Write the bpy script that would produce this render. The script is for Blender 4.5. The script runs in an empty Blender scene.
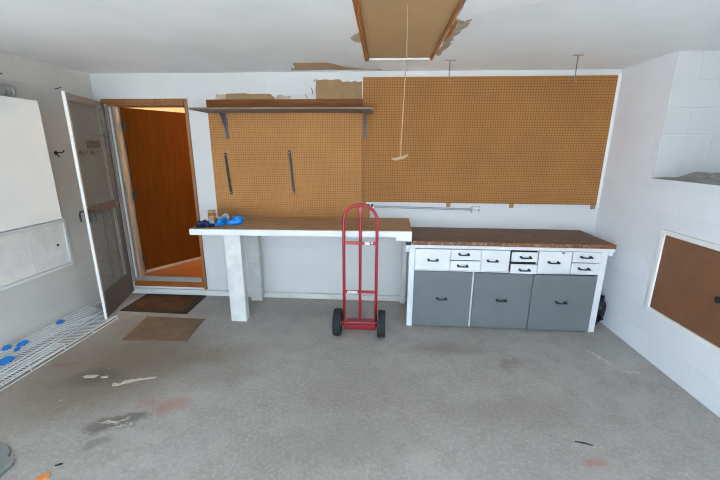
import bpy, bmesh, math, random
from mathutils import Vector, Matrix
random.seed(7)
scene = bpy.context.scene
C = scene.collection
PI = math.pi

# ------------------------------------------------------------------ colours and materials
def lin(r, g, b):
    def f(v):
        v /= 255.0
        return v / 12.92 if v <= 0.04045 else ((v + 0.055) / 1.055) ** 2.4
    return (f(r), f(g), f(b), 1.0)

class NT:
    def __init__(s, name):
        s.m = bpy.data.materials.new(name); s.m.use_nodes = True
        s.t = s.m.node_tree; s.b = s.t.nodes['Principled BSDF']
    def n(s, kind, **kw):
        nd = s.t.nodes.new(kind)
        for k, v in kw.items(): setattr(nd, k, v)
        return nd
    def l(s, a, b): s.t.links.new(a, b)
    def math(s, op, a, b=None, c=None):
        nd = s.n('ShaderNodeMath', operation=op)
        for i, v in enumerate((a, b, c)):
            if v is None: continue
            if isinstance(v, (int, float)): nd.inputs[i].default_value = v
            else: s.l(v, nd.inputs[i])
        return nd.outputs[0]
    def mix(s, fac, a, b, blend='MIX'):
        nd = s.n('ShaderNodeMix', data_type='RGBA', blend_type=blend)
        for i, v in ((0, fac), (6, a), (7, b)):
            if isinstance(v, (int, float)): nd.inputs[i].default_value = v
            elif isinstance(v, tuple): nd.inputs[i].default_value = v
            else: s.l(v, nd.inputs[i])
        return nd.outputs[2]
    def noise(s, vec, scale, detail=4, rough=0.6):
        nd = s.n('ShaderNodeTexNoise')
        nd.inputs['Scale'].default_value = scale; nd.inputs['Detail'].default_value = detail
        nd.inputs['Roughness'].default_value = rough
        if vec is not None: s.l(vec, nd.inputs['Vector'])
        return nd.outputs['Fac']
    def ramp(s, v, a, b, lo=0.0, hi=1.0):
        nd = s.n('ShaderNodeMapRange', interpolation_type='SMOOTHSTEP')
        s.l(v, nd.inputs[0])
        for i, x in enumerate((a, b, lo, hi)): nd.inputs[i + 1].default_value = x
        return nd.outputs[0]
    def obj(s): return s.n('ShaderNodeTexCoord').outputs['Object']
    def scaled(s, vec, sc):
        nd = s.n('ShaderNodeMapping'); nd.inputs['Scale'].default_value = sc
        s.l(vec, nd.inputs['Vector']); return nd.outputs[0]
    def bump(s, h, strength=0.3, dist=0.01):
        nd = s.n('ShaderNodeBump'); nd.inputs['Strength'].default_value = strength
        nd.inputs['Distance'].default_value = dist
        s.l(h, nd.inputs['Height']); s.l(nd.outputs[0], s.b.inputs['Normal'])
    def col(s, c):
        if isinstance(c, tuple): s.b.inputs['Base Color'].default_value = c
        else: s.l(c, s.b.inputs['Base Color'])
    def rough(s, r): s.b.inputs['Roughness'].default_value = r
    def metal(s, r): s.b.inputs['Metallic'].default_value = r
    def spec(s, r): s.b.inputs['Specular IOR Level'].default_value = r

def dk(c, k): return (c[0] * k, c[1] * k, c[2] * k, 1.0)

def paint(name, c, rough=0.6, amt=0.12, scale=3.0, bump=0.0, bscale=40, metal=0.0, spec=0.4):
    m = NT(name); o = m.obj()
    f = m.noise(o, scale, 6, 0.65)
    m.col(m.mix(m.ramp(f, 0.3, 0.7), dk(c, 1 - amt), dk(c, 1 + amt * 0.5)))
    m.rough(rough); m.metal(metal); m.spec(spec)
    if bump: m.bump(m.noise(o, bscale, 3), bump, 0.004)
    return m.m

def wood(name, c1, c2, stretch=(1.5, 14, 14), rough=0.5, wear=None, wearamt=0.5, spec=0.4, wscale=6):
    m = NT(name); o = m.obj()
    g = m.noise(m.scaled(o, stretch), 3.0, 8, 0.65)
    cl = m.mix(m.ramp(g, 0.3, 0.72), c1, c2)
    if wear:
        w = m.noise(m.scaled(o, (1, 1.8, 1)), wscale, 6, 0.7)
        cl = m.mix(m.ramp(w, 0.5, 0.72, 0, wearamt), cl, wear)
    m.col(cl); m.rough(rough); m.spec(spec)
    m.bump(g, 0.1, 0.002)
    return m.m

def block_wall(name, c, axis, strength=0.5, grime=0.1, lines=0.12):
    """painted concrete block; axis = horizontal world axis of the wall"""
    m = NT(name); o = m.n('ShaderNodeNewGeometry').outputs['Position']
    sp = m.n('ShaderNodeSeparateXYZ'); m.l(o, sp.inputs[0])
    cb = m.n('ShaderNodeCombineXYZ'); m.l(sp.outputs[axis], cb.inputs[0]); m.l(sp.outputs[2], cb.inputs[1])
    br = m.n('ShaderNodeTexBrick'); m.l(cb.outputs[0], br.inputs['Vector'])
    br.inputs['Scale'].default_value = 1.0; br.inputs['Brick Width'].default_value = 0.4064
    br.inputs['Row Height'].default_value = 0.2032; br.inputs['Mortar Size'].default_value = 0.006
    br.inputs['Mortar Smooth'].default_value = 0.6; br.offset = 0.5
    br.inputs['Color1'].default_value = c; br.inputs['Color2'].default_value = dk(c, 0.96)
    br.inputs['Mortar'].default_value = dk(c, 1 - lines)
    f = m.noise(o, 2.2, 6, 0.65)
    cl = m.mix(m.ramp(f, 0.35, 0.75, 0, grime), br.outputs['Color'], dk(c, 0.55))
    s = m.noise(o, 9, 5, 0.75)
    cl = m.mix(m.ramp(s, 0.69, 0.78, 0, 0.35), cl, dk(c, 0.5))
    m.col(cl); m.rough(0.6); m.spec(0.3)
    h = m.math('ADD', m.math('MULTIPLY', br.outputs['Fac'], -1.0), m.math('MULTIPLY', m.noise(o, 60, 3), 0.35))
    m.bump(h, strength, 0.006)
    return m.m

def pegboard_mat(name, c):
    m = NT(name); o = m.n('ShaderNodeNewGeometry').outputs['Position']
    sp = m.n('ShaderNodeSeparateXYZ'); m.l(o, sp.inputs[0])
    def cell(v):
        q = m.math('FRACT', m.math('DIVIDE', v, 0.0254))
        return m.math('SUBTRACT', q, 0.5)
    a = cell(m.math('ADD', sp.outputs[0], 10.0)); b = cell(sp.outputs[2])
    d = m.math('SQRT', m.math('ADD', m.math('MULTIPLY', a, a), m.math('MULTIPLY', b, b)))
    hole = m.ramp(d, 0.14, 0.24, 0.8, 0)
    f = m.noise(o, 2.0, 5, 0.6); g = m.noise(m.scaled(o, (3, 3, 1)), 12, 4, 0.7)
    cl = m.mix(m.ramp(f, 0.3, 0.7), dk(c, 0.90), dk(c, 1.06))
    cl = m.mix(m.ramp(g, 0.55, 0.8, 0, 0.25), cl, dk(c, 1.25))
    cl = m.mix(hole, cl, dk(c, 0.13))
    m.col(cl); m.rough(0.7); m.spec(0.12)
    return m.m

def floor_mat():
    m = NT('stained_concrete'); pos = m.n('ShaderNodeNewGeometry').outputs['Position']
    base = lin(158, 154, 149)
    n1 = m.noise(pos, 0.9, 8, 0.6); n2 = m.noise(pos, 6, 8, 0.7); n3 = m.noise(pos, 45, 4, 0.7)
    cl = m.mix(m.ramp(n1, 0.3, 0.7), dk(base, 0.90), dk(base, 1.12))
    cl = m.mix(m.ramp(n2, 0.40, 0.66, 0, 0.55), cl, lin(140, 133, 125))
    cl = m.mix(m.ramp(n3, 0.45, 0.65, 0, 0.5), cl, lin(180, 176, 171))
    # the distorted position
    nz = m.n('ShaderNodeTexNoise'); nz.inputs['Scale'].default_value = 4; nz.inputs['Detail'].default_value = 6
    nz.inputs['Roughness'].default_value = 0.7
    m.l(pos, nz.inputs['Vector'])
    sub = m.n('ShaderNodeVectorMath', operation='SUBTRACT'); m.l(nz.outputs['Color'], sub.inputs[0]); sub.inputs[1].default_value = (0.5, 0.5, 0.5)
    sc = m.n('ShaderNodeVectorMath', operation='MULTIPLY'); m.l(sub.outputs[0], sc.inputs[0]); sc.inputs[1].default_value = (0.35, 0.35, 0)
    ad = m.n('ShaderNodeVectorMath', operation='ADD'); m.l(pos, ad.inputs[0]); m.l(sc.outputs[0], ad.inputs[1])
    P = ad.outputs[0]
    def stain(cl, x, y, rx, ry, rot, c, amt, soft=0.5):
        mp = m.n('ShaderNodeMapping', vector_type='TEXTURE')
        mp.inputs['Location'].default_value = (x, y, 0); mp.inputs['Rotation'].default_value = (0, 0, rot)
        mp.inputs['Scale'].default_value = (rx, ry, 1); m.l(P, mp.inputs['Vector'])
        ln = m.n('ShaderNodeVectorMath', operation='LENGTH'); m.l(mp.outputs[0], ln.inputs[0])
        return m.mix(m.ramp(ln.outputs['Value'], 1 - soft, 1, amt, 0), cl, c)
    brown, dark, red, pale = lin(110, 94, 76), lin(88, 82, 74), lin(160, 112, 102), lin(205, 200, 190)
    S = [(-2.3, -1.35, 1.2, .75, .5, brown, .62, .95), (-2.1, -1.75, 1.0, .5, .4, brown, .6, .95),
         (-1.9, -1.3, .8, .45, .2, brown, .5, .9), (-1.35, -1.25, .5, .3, .2, brown, .4, .9), (-2.5, -.8, .5, .4, .3, brown, .4, .9), (-.2, -2.1, .8, .25, .2, lin(120, 112, 104), .3, .9), (.9, -1.75, .7, .2, .1, lin(126, 116, 106), .35, .9),
         (-2.18, -1.62, .32, .16, .3, dark, .6, .7), (-1.67, -2.02, .23, .10, .35, dark, .7, .6),
         (-1.70, -2.03, .10, .018, .25, pale, .75, .6), (-1.62, -2.05, .09, .012, .55, pale, .6, .6),
         (-1.66, -2.2, .11, .06, .3, dark, .45, .8), (-1.44, -1.86, .16, .10, .1, red, .55, .8),
         (-1.62, -1.83, .16, .08, .2, red, .28, .8), (-1.2, -1.55, .4, .2, .3, brown, .25, .9),
         (-2.55, -1.45, .16, .07, .3, lin(128, 92, 70), .5, .8),
         (1.24, -2.12, .11, .08, .6, red, .55, .8), (1.05, -1.2, .2, .09, .2, brown, .40, .9),
         (.55, -1.0, .6, .14, .05, brown, .42, .9), (-.1, -1.7, .9, .4, .1, brown, .16, .9),
         (-.55, -.35, .9, .25, 0, brown, .22, .9), (2.0, -1.1, .45, .15, .6, lin(190, 190, 186), .35, .9),
         (1.85, -1.02, .015, .16, .5, pale, .8, .5), (1.98, -1.22, .08, .02, .2, pale, .6, .6)]
    for s in S: cl = stain(cl, *s)
    # fine paint drips
    vo = m.n('ShaderNodeTexVoronoi'); vo.inputs['Scale'].default_value = 7.0; m.l(pos, vo.inputs['Vector'])
    sz = m.math('MULTIPLY', vo.outputs['Color'], 0.10)
    dot = m.math('LESS_THAN', vo.outputs['Distance'], m.math('SUBTRACT', sz, 0.035))
    cl = m.mix(m.math('MULTIPLY', dot, 0.55), cl, lin(208, 206, 200))
    vo2 = m.n('ShaderNodeTexVoronoi'); vo2.inputs['Scale'].default_value = 9.0; m.l(P, vo2.inputs['Vector'])
    dot2 = m.math('LESS_THAN', vo2.outputs['Distance'], m.math('SUBTRACT', m.math('MULTIPLY', vo2.outputs['Color'], 0.11), 0.045))
    cl = m.mix(m.math('MULTIPLY', dot2, 0.55), cl, lin(80, 74, 66))
    m.col(cl); m.rough(0.62); m.spec(0.35)
    m.bump(n3, 0.12, 0.003)
    return m.m

M = {}
M['floor'] = floor_mat()
M['ceiling'] = paint('white_ceiling_paint', lin(234, 235, 235), 0.8, 0.06, 1.3, 0.15, 25)
M['wall_back'] = block_wall('white_back_wall', lin(200, 199, 197), 0, 0.12, 0.07, 0.03)
M['wall_left'] = block_wall('grey_left_wall', lin(199, 196, 189), 1, 0.25, 0.14, 0.05)
M['wall_right'] = block_wall('white_block_wall', lin(236, 239, 244), 1, 0.35, 0.05, 0.03)
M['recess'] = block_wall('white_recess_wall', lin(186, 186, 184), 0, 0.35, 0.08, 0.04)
M['white'] = paint('white_enamel', lin(211, 211, 210), 0.45, 0.06, 4)
M['white_worn'] = paint('worn_white_paint', lin(200, 199, 196), 0.55, 0.14, 7, 0.1)
M['cab_white'] = paint('warm_white_cabinet', lin(222, 221, 215), 0.5, 0.05, 2)
M['hard_white'] = paint('dingy_white_board', lin(226, 221, 214), 0.6, 0.1, 9)
M['peg'] = pegboard_mat('pegboard_hardboard', lin(152, 106, 60))
M['peg2'] = pegboard_mat('pegboard_hardboard_tan', lin(170, 121, 73))
M['batten'] = wood('varnished_batten', lin(112, 62, 20), lin(134, 80, 32), (1.2, 14, 20), 0.5, spec=.2)
M['door'] = wood('brown_door_veneer', lin(84, 40, 2), lin(96, 48, 4), (10, 10, 0.8), 0.6, spec=.06)
M['casing'] = wood('stained_casing', lin(120, 78, 42), lin(150, 100, 58), (12, 12, 1), 0.45)
M['tan'] = paint('tan_jamb_paint', lin(166, 142, 118), 0.5)
M['orange_floor'] = wood('orange_floorboards', lin(132, 72, 26), lin(156, 92, 40), (1.0, 12, 4), 0.4)
M['hall'] = paint('cream_hall_paint', lin(236, 212, 178), 0.7, 0.03)
M['alu'] = paint('dull_aluminium', lin(150, 144, 139), 0.45, 0.1, 5, metal=0.25)
M['alu_dark'] = paint('weathered_grey_aluminium', lin(86, 82, 79), 0.5, 0.12, 6, metal=0.2)
M['alu_pale'] = paint('pale_aluminium', lin(222, 220, 216), 0.45, 0.05, 5)
M['grey_shelf'] = wood('grey_weathered_board', lin(104, 90, 78), lin(132, 118, 104), (1.5, 14, 14), 0.7)
M['bracket'] = paint('grey_bracket_paint', lin(92, 98, 112), 0.5, 0.1, 8, metal=0.2)
M['black'] = paint('black_metal', lin(34, 34, 36), 0.45, 0.2, 10)
M['pull'] = paint('dark_pull_metal', lin(44, 46, 52), 0.35, 0.2, 12, metal=0.5)
M['benchtop'] = wood('worn_bench_plywood', lin(162, 128, 96), lin(192, 156, 118), (1.3, 9, 9), 0.7, lin(182, 158, 130), 0.4, spec=.2)
M['cabtop'] = wood('stained_worktop', lin(99, 74, 53), lin(123, 94, 67), (1.3, 12, 12), 0.55, lin(138, 114, 92), 0.4, spec=.25)
M['topedge'] = wood('worn_orange_edge', lin(98, 58, 32), lin(130, 82, 48), (1.3, 12, 12), 0.55, lin(196, 180, 160), 0.75, wscale=30)
M['grey_door'] = paint('grey_painted_panel', lin(102, 107, 107), 0.55, 0.06, 4)
M['red'] = paint('red_enamel', lin(156, 16, 34), 0.35, 0.15, 9, spec=0.6)
M['red_worn'] = paint('orange_worn_red', lin(196, 70, 42), 0.5, 0.2, 20)
M['rubber'] = paint('black_rubber', lin(38, 40, 41), 0.7, 0.2, 12, 0.2, 60)
M['hub'] = paint('hub_metal', lin(150, 150, 150), 0.4, 0.1, 6, metal=0.6)
M['sticker'] = paint('white_sticker', lin(225, 220, 214), 0.5, 0.25, 60)
M['mat_rubber'] = paint('mat_rubber_edge', lin(52, 46, 38), 0.9, 0.2, 12, 0.3, 80)
M['mat_coir'] = paint('brown_coir', lin(84, 50, 16), 1.0, 0.4, 9, 0.8, 160)
M['mat_flat'] = paint('faded_brown_mat', lin(122, 97, 74), 1.0, 0.22, 8, 0.6, 160)
M['wire'] = paint('white_coated_wire', lin(228, 228, 228), 0.4, 0.04)
M['blue'] = paint('blue_plastic_film', lin(24, 132, 212), 0.4, 0.2, 20)
M['bluetape'] = paint('blue_tape_film', lin(30, 128, 206), 0.5, 0.25, 20)
M['navy'] = paint('navy_cloth', lin(20, 32, 72), 0.8, 0.3, 30, 0.3)
M['paleblue'] = paint('pale_grey_blue_cloth', lin(150, 172, 190), 0.8, 0.2, 30)
M['amber'] = paint('amber_plastic', lin(150, 98, 52), 0.3, 0.25, 18)
M['lid'] = paint('tan_lid', lin(172, 138, 94), 0.5)
M['label'] = paint('cream_paper', lin(188, 142, 92), 0.5, 0.2, 30)
M['hardboard'] = paint('brown_hardboard', lin(186, 152, 112), 0.6, 0.07, 2.5)
M['rawboard'] = paint('raw_brown_board', lin(148, 118, 82), 0.75, 0.12, 8)
M['hatch_lining'] = wood('orange_lining', lin(152, 92, 46), lin(190, 126, 72), (12, 1, 12), 0.6)
M['hatch_brown'] = paint('brown_painted_panel', lin(130, 87, 59), 0.5, 0.12, 5, 0.1)
M['torn'] = paint('torn_grey_paper', lin(176, 160, 140), 0.9, 0.2, 12)
M['peel'] = paint('peeling_white_paint', lin(236, 236, 234), 0.7, 0.05)
M['cord'] = paint('white_cord', lin(168, 138, 106), 0.8)
M['galv'] = paint('galvanised_metal', lin(160, 164, 168), 0.4, 0.12, 8, metal=0.5)
M['steelwire'] = paint('grey_wire', lin(110, 110, 108), 0.5, metal=0.3)
M['dirt'] = paint('grey_mortar_dirt', lin(146, 142, 134), 0.95, 0.3, 14, 0.8, 50)
M['curb'] = block_wall('painted_curb', lin(205, 203, 196), 0, 0.1, 0.35, 0.02)
M['slab'] = paint('grey_slate_fragment', lin(128, 132, 128), 0.8, 0.15, 9, 0.3)
M['orange_bit'] = paint('orange_leaf', lin(222, 138, 70), 0.7, 0.2, 30)
M['twig'] = paint('dark_twig', lin(40, 36, 34), 0.9)
M['drive'] = paint('pale_driveway', lin(192, 192, 190), 0.9, 0.08)
M['scrap'] = paint('dusty_paint_scrap', lin(190, 184, 172), 0.8, 0.2, 30)
M['bag'] = paint('black_plastic', lin(14, 13, 14), 0.4, 0.3, 12)
M['duct'] = paint('grey_duct_metal', lin(150, 150, 146), 0.5, 0.12, 7, metal=0.4)

def screen_mat():
    m = NT('dusty_insect_screen')
    tr = m.n('ShaderNodeBsdfTransparent'); df = m.n('ShaderNodeBsdfDiffuse')
    df.inputs[0].default_value = lin(112, 112, 105)
    mx = m.n('ShaderNodeMixShader'); mx.inputs[0].default_value = 0.42
    m.l(tr.outputs[0], mx.inputs[1]); m.l(df.outputs[0], mx.inputs[2])
    m.l(mx.outputs[0], m.t.nodes['Material Output'].inputs[0])
    return m.m
M['screen'] = screen_mat()

# ------------------------------------------------------------------ mesh helpers
ORIGIN = {}
def bm_new(): return bmesh.new()

def box(bm, x0, x1, y0, y1, z0, z1, bev=0.0, seg=2):
    vs = [bm.verts.new((x, y, z)) for x in (x0, x1) for y in (y0, y1) for z in (z0, z1)]
    fs = [(0, 1, 3, 2), (4, 6, 7, 5), (0, 4, 5, 1), (2, 3, 7, 6), (0, 2, 6, 4), (1, 5, 7, 3)]
    faces = [bm.faces.new([vs[i] for i in f]) for f in fs]
    if bev:
        es = list({e for f in faces for e in f.edges})
        bmesh.ops.bevel(bm, geom=es, offset=bev, segments=seg, profile=0.5, affect='EDGES')
    return bm

def tube(bm, pts, r, n=10, cap=True, closed=False):
    pts = [Vector(p) for p in pts]; rings = []; N = len(pts)
    rr = r if isinstance(r, (list, tuple)) else [r] * N
    ref = None
    for i, p in enumerate(pts):
        if closed: d = (pts[(i + 1) % N] - pts[i - 1]).normalized()
        else: d = (pts[min(i + 1, N - 1)] - pts[max(i - 1, 0)]).normalized()
        if ref is None:
            ref = Vector((0, 0, 1)) if abs(d.z) < 0.9 else Vector((1, 0, 0))
        u = d.cross(ref)
        if u.length < 1e-4: u = d.cross(Vector((0, 1, 0)))
        u.normalize(); v = u.cross(d).normalized(); ref = v
        rings.append([bm.verts.new(p + rr[i] * (math.cos(2 * PI * k / n) * u + math.sin(2 * PI * k / n) * v)) for k in range(n)])
    for i in range(N if closed else N - 1):
        a, b = rings[i], rings[(i + 1) % N]
        for k in range(n): bm.faces.new((a[k], a[(k + 1) % n], b[(k + 1) % n], b[k]))
    if cap and not closed:
        bm.faces.new(rings[0][::-1]); bm.faces.new(rings[-1])
    return bm

def lathe(bm, prof, o=(0, 0, 0), axis='z', n=28):
    """prof: (radius, height) pairs; closed to the axis at both ends when radius is 0"""
    rings = []
    o = Vector(o)
    def P(r, h, a):
        x, y = r * math.cos(a), r * math.sin(a)
        return o + (Vector((x, y, h)) if axis == 'z' else Vector((h, x, y)) if axis == 'x' else Vector((y, h, x)))
    for r, h in prof:
        rings.append([bm.verts.new(P(0, h, 0))] if r == 0 else [bm.verts.new(P(r, h, 2 * PI * k / n)) for k in range(n)])
    for a, b in zip(rings, rings[1:]):
        for k in range(n):
            q = [a[0]] if len(a) == 1 else [a[k], a[(k + 1) % n]]
            p = [b[0]] if len(b) == 1 else [b[(k + 1) % n], b[k]]
            if len(q) + len(p) >= 3: bm.faces.new(q + p)
    return bm

def prism(bm, poly, axis, a, b, bev=0):
    """extrude a 2-D polygon along an axis from a to b"""
    def P(u, v, w): return {'x': (w, u, v), 'y': (u, w, v), 'z': (u, v, w)}[axis]
    A = [bm.verts.new(P(u, v, a)) for u, v in poly]; B = [bm.verts.new(P(u, v, b)) for u, v in poly]
    fs = [bm.faces.new(A[::-1]), bm.faces.new(B)]
    n = len(poly)
    for i in range(n): fs.append(bm.faces.new((A[i], A[(i + 1) % n], B[(i + 1) % n], B[i])))
    if bev:
        es = list({e for f in fs for e in f.edges})
        bmesh.ops.bevel(bm, geom=es, offset=bev, segments=2, profile=0.5, affect='EDGES')
    return bm

def blob(bm, c, r, seed=0, amp=0.25, freq=3.0, flat=0.0):
    from mathutils import noise
    g = bmesh.ops.create_icosphere(bm, subdivisions=4, radius=1.0)
    for v in g['verts']:
        d = v.co.normalized()
        k = 1 + amp * noise.noise(d * freq + Vector((seed * 3.1, seed, 0))) + amp * 0.6 * noise.noise(d * freq * 2.3 + Vector((seed, 7, 1)))
        p = Vector((d.x * r[0] * k, d.y * r[1] * k, d.z * r[2] * k))
        p += Vector(c)
        if p.z < flat: p.z = flat + 0.001
        v.co = p
    return bm

def ragged(pts, amt=0.01, sub=4, seed=1):
    """roughen a polygon's outline"""
    rnd = random.Random(seed); out = []
    for (x0, y0), (x1, y1) in zip(pts, pts[1:] + pts[:1]):
        for k in range(sub):
            t = k / sub; a = amt if k else amt * 0.3
            out.append((x0 + (x1 - x0) * t + rnd.uniform(-a, a), y0 + (y1 - y0) * t + rnd.uniform(-a, a)))
    return out

def obj(name, bm, mat, parent=None, smooth=False, mats=None):
    bmesh.ops.recalc_face_normals(bm, faces=bm.faces)
    o = parent
    off = None
    while o is not None:
        if o.name in ORIGIN: off = ORIGIN[o.name]; break
        o = o.parent
    if off is not None: bmesh.ops.translate(bm, verts=bm.verts, vec=-off)
    me = bpy.data.meshes.new(name); bm.to_mesh(me); bm.free()
    me.materials.append(M[mat])
    for x in (mats or []): me.materials.append(M[x])
    if smooth:
        for p in me.polygons: p.use_smooth = True
        try: me.set_sharp_from_angle(angle=math.radians(40))
        except Exception: pass
    ob = bpy.data.objects.new(name, me); C.objects.link(ob)
    if parent: ob.parent = parent
    return ob

def tag(o, label=None, cat=None, group=None, kind=None):
    if label: o['label'] = label
    if cat: o['category'] = cat
    if group: o['group'] = group
    if kind: o['kind'] = kind
    return o

def thing(name, label, cat, loc=(0, 0, 0), rot=(0, 0, 0), group=None, kind=None, world=True):
    """Empty at the base of a thing. world=True: the parts are given in world coordinates"""
    e = bpy.data.objects.new(name, None); C.objects.link(e)
    e.empty_display_size = 0.1
    e.location = loc; e.rotation_euler = rot
    if world: ORIGIN[e.name] = Vector(loc)
    return tag(e, label, cat, group, kind)

def solo(name, bm, mat, label, cat, group=None, base=None, smooth=False, kind=None):
    """a thing that is one mesh, its origin moved to its base"""
    o = obj(name, bm, mat, None, smooth)
    vs = [v.co for v in o.data.vertices]
    if base is None:
        base = Vector(((min(v.x for v in vs) + max(v.x for v in vs)) / 2, (min(v.y for v in vs) + max(v.y for v in vs)) / 2, min(v.z for v in vs)))
    o.data.transform(Matrix.Translation(-Vector(base))); o.location = base
    return tag(o, label, cat, group, kind)

def struct(name, bm, mat, parent=None, label=None, cat=None):
    o = obj(name, bm, mat, parent)
    if parent is None: tag(o, label, cat, kind='structure')
    return o

def dup(o, loc=None, rot=None, label=None, parent=None):
    c = o.copy(); C.objects.link(c)
    if parent: c.parent = parent
    if loc is not None: c.location = loc
    if rot is not None: c.rotation_euler = rot
    if label: c['label'] = label
    for ch in list(o.children): dup(ch, parent=c)
    return c

# ------------------------------------------------------------------ the room
XL, XR, H = -3.09, 2.245, 2.45
YF = -6.0                       # front of the garage
b = bm_new(); box(b, XL - .15, XR + 1.0, YF - .15, 0.12, -.1, 0)
struct('floor', b, 'floor', label='stained grey concrete garage floor', cat='floor')

# ceiling with the hatch opening
HX0, HX1, HY0, HY1 = -.165, .400, -1.95, -.455
b = bm_new()
for x0, x1, y0, y1 in ((XL - .15, HX0, YF - .15, .12), (HX1, XR + 1.0, YF - .15, .12), (HX0, HX1, YF - .15, HY0), (HX0, HX1, HY1, .12)):
    box(b, x0, x1, y0, y1, H, H + .1)
ceil = struct('ceiling', b, 'ceiling', label='white painted garage ceiling with a hatch opening', cat='ceiling')

def flat_patch(name, poly, mat, z0, z1, parent, amt=.012, sub=5, seed=1):
    b = bm_new(); prism(b, ragged(poly, amt, sub, seed), 'z', z0, z1)
    return obj(name, b, mat, parent)
p = flat_patch('bare_board_patch', [(-.87, -.12), (-.83, -.40), (-.52, -.40), (-.40, -.24), (-.20, -.14)], 'hardboard', H - .003, H + .002, ceil, .008, 4, 3)
p['label'] = 'brown bare patch in the white ceiling'
flat_patch('torn_edge', [(-.92, -.10), (-.90, -.20), (-.60, -.135), (-.05, -.13), (-.03, -.09)], 'torn', H - .004, H + .002, ceil, .006, 5, 4)
flat_patch('peeled_patch', [(.405, -.62), (.44, -.60), (.47, -.95), (.46, -1.12), (.51, -1.32), (.49, -1.45), (.42, -1.45)], 'torn', H - .002, H + .002, ceil, .012, 6, 5)
flat_patch('peeled_patch', [(.405, -1.1), (.415, -1.05), (.43, -1.15), (.43, -1.4), (.405, -1.45)], 'hatch_lining', H - .004, H + .001, ceil, .006, 5, 6)
flat_patch('peeled_patch', [(-.165, -1.0), (-.22, -1.02), (-.24, -1.12), (-.2, -1.2), (-.165, -1.25)], 'torn', H - .003, H + .002, ceil, .015, 4, 8)
flat_patch('loose_paint_flap', [(.415, -1.50), (.47, -1.44), (.50, -1.56), (.58, -1.62), (.78, -1.72), (.82, -1.95), (.415, -1.95)], 'peel', H - .014, H - .008, ceil, .014, 6, 7)

# back wall with the doorway
DX0, DX1, DT, FZ = -2.965, -2.098, 2.15, .205     # doorway, house floor level
b = bm_new()
box(b, XL - .15, DX0, 0, .12, 0, H); box(b, DX1, XR + 1.0, 0, .12, 0, H)
box(b, DX0, DX1, 0, .12, DT, H); box(b, DX0, DX1, 0, .12, 0, .09)
wb = struct('wall_back', b, 'wall_back', label='white painted back wall behind pegboards', cat='wall')
def wall_patch(poly, seed, mat='rawboard', name='bare_board_patch'):
    b = bm_new(); prism(b, ragged(poly, .006, 5, seed), 'y', -.003, .002)
    return obj(name, b, mat, wb)
wall_patch([(-1.66, 2.185), (-1.15, 2.185), (-1.12, 2.21), (-1.18, 2.245), (-1.64, 2.25)], 11)
wall_patch([(-1.76, 2.19), (-1.66, 2.19), (-1.64, 2.24), (-1.75, 2.25)], 14, 'torn')
wall_patch([(-1.12, 2.19), (-.98, 2.185), (-.96, 2.225), (-1.1, 2.235)], 15, 'torn')
wall_patch([(-.705, 2.19), (-.23, 2.19), (-.23, 2.36), (-.42, 2.355), (-.46, 2.38), (-.70, 2.372)], 12)
b = bm_new()
for x, z, a in ((-.79, 2.205, 2.2), (-.735, 2.27, 2.0), (-.72, 2.36, .6), (-.74, 2.24, 1.2)):
    tube(b, [(x, 0, z), (x, -.02, z), (x + .022 * math.cos(a), -.024, z + .022 * math.sin(a)), (x + .035 * math.cos(a), -.02, z + .035 * math.sin(a))], .0028, 6)
obj('bent_nail', b, 'black', wb)
b = bm_new(); box(b, XL - .15, XL, YF - .15, .12, 0, H)
struct('wall_left', b, 'wall_left', label='dingy grey painted left wall', cat='wall')

# right wall: low block wall, then a recess above a ledge
LZ, RY = 1.478, -.668
b = bm_new()
box(b, XR, XR + 1.0, YF - .15, RY, 0, LZ)
box(b, XR, XR + 1.0, RY, .12, 0, H)
wr = struct('wall_right', b, 'wall_right', label='white painted block right wall with a ledge', cat='wall')
# recess face is re-skinned with its own masonry direction
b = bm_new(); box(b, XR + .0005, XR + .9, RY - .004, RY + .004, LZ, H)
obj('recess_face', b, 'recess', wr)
b = bm_new(); box(b, XR + .9, XR + 1.0, YF - .15, RY, LZ, H)
struct('wall_recess', b, 'wall_right', label='white outer wall of the recess above the ledge', cat='wall')
# dirt and crumbled mortar along the ledge
from mathutils import noise as mnoise
b = bm_new()
nx, ny = 26, 34
grid = []
for i in range(nx):
    row = []
    for j in range(ny):
        x = XR + .004 + (.55) * i / (nx - 1); y = RY - .004 - .9 * j / (ny - 1)
        e = min(i / 4, 1) * min((ny - 1 - j) / 6, 1)
        heap = .038 * math.exp(-(((y - RY) / .06) ** 2)) * (.12 + 1.1 * max(0, min(1, (i - 9) / 5)))
        z = LZ + .003 + e * (heap + .012 * abs(mnoise.noise(Vector((x * 14, y * 14, 0)))))
        row.append(b.verts.new((x, y, z)))
    grid.append(row)
for i in range(nx - 1):
    for j in range(ny - 1): b.faces.new((grid[i][j], grid[i + 1][j], grid[i + 1][j + 1], grid[i][j + 1]))
g = bmesh.ops.extrude_face_region(b, geom=list(b.faces))
for v in [v for v in g['geom'] if isinstance(v, bmesh.types.BMVert)]: v.co.z = LZ - .001
d = solo('mortar_dirt', b, 'dirt', 'grey crumbled mortar dirt lying on the right wall ledge', 'dirt', kind='stuff')

# front wall with the wide open garage doorway behind the camera
GX0, GX1, GZ = -2.95, 2.12, 2.28
b = bm_new()
box(b, XL - .15, GX0, YF - .15, YF, 0, H); box(b, GX1, XR + 1.0, YF - .15, YF, 0, H); box(b, GX0, GX1, YF - .15, YF, GZ, H)
struct('wall_front', b, 'wall_back', label='front wall around the wide open garage doorway', cat='wall')
b = bm_new(); box(b, -14, 14, -22, YF - .15, -.2, -.05)
struct('floor_driveway', b, 'drive', label='pale concrete driveway outside the garage', cat='driveway')

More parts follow.
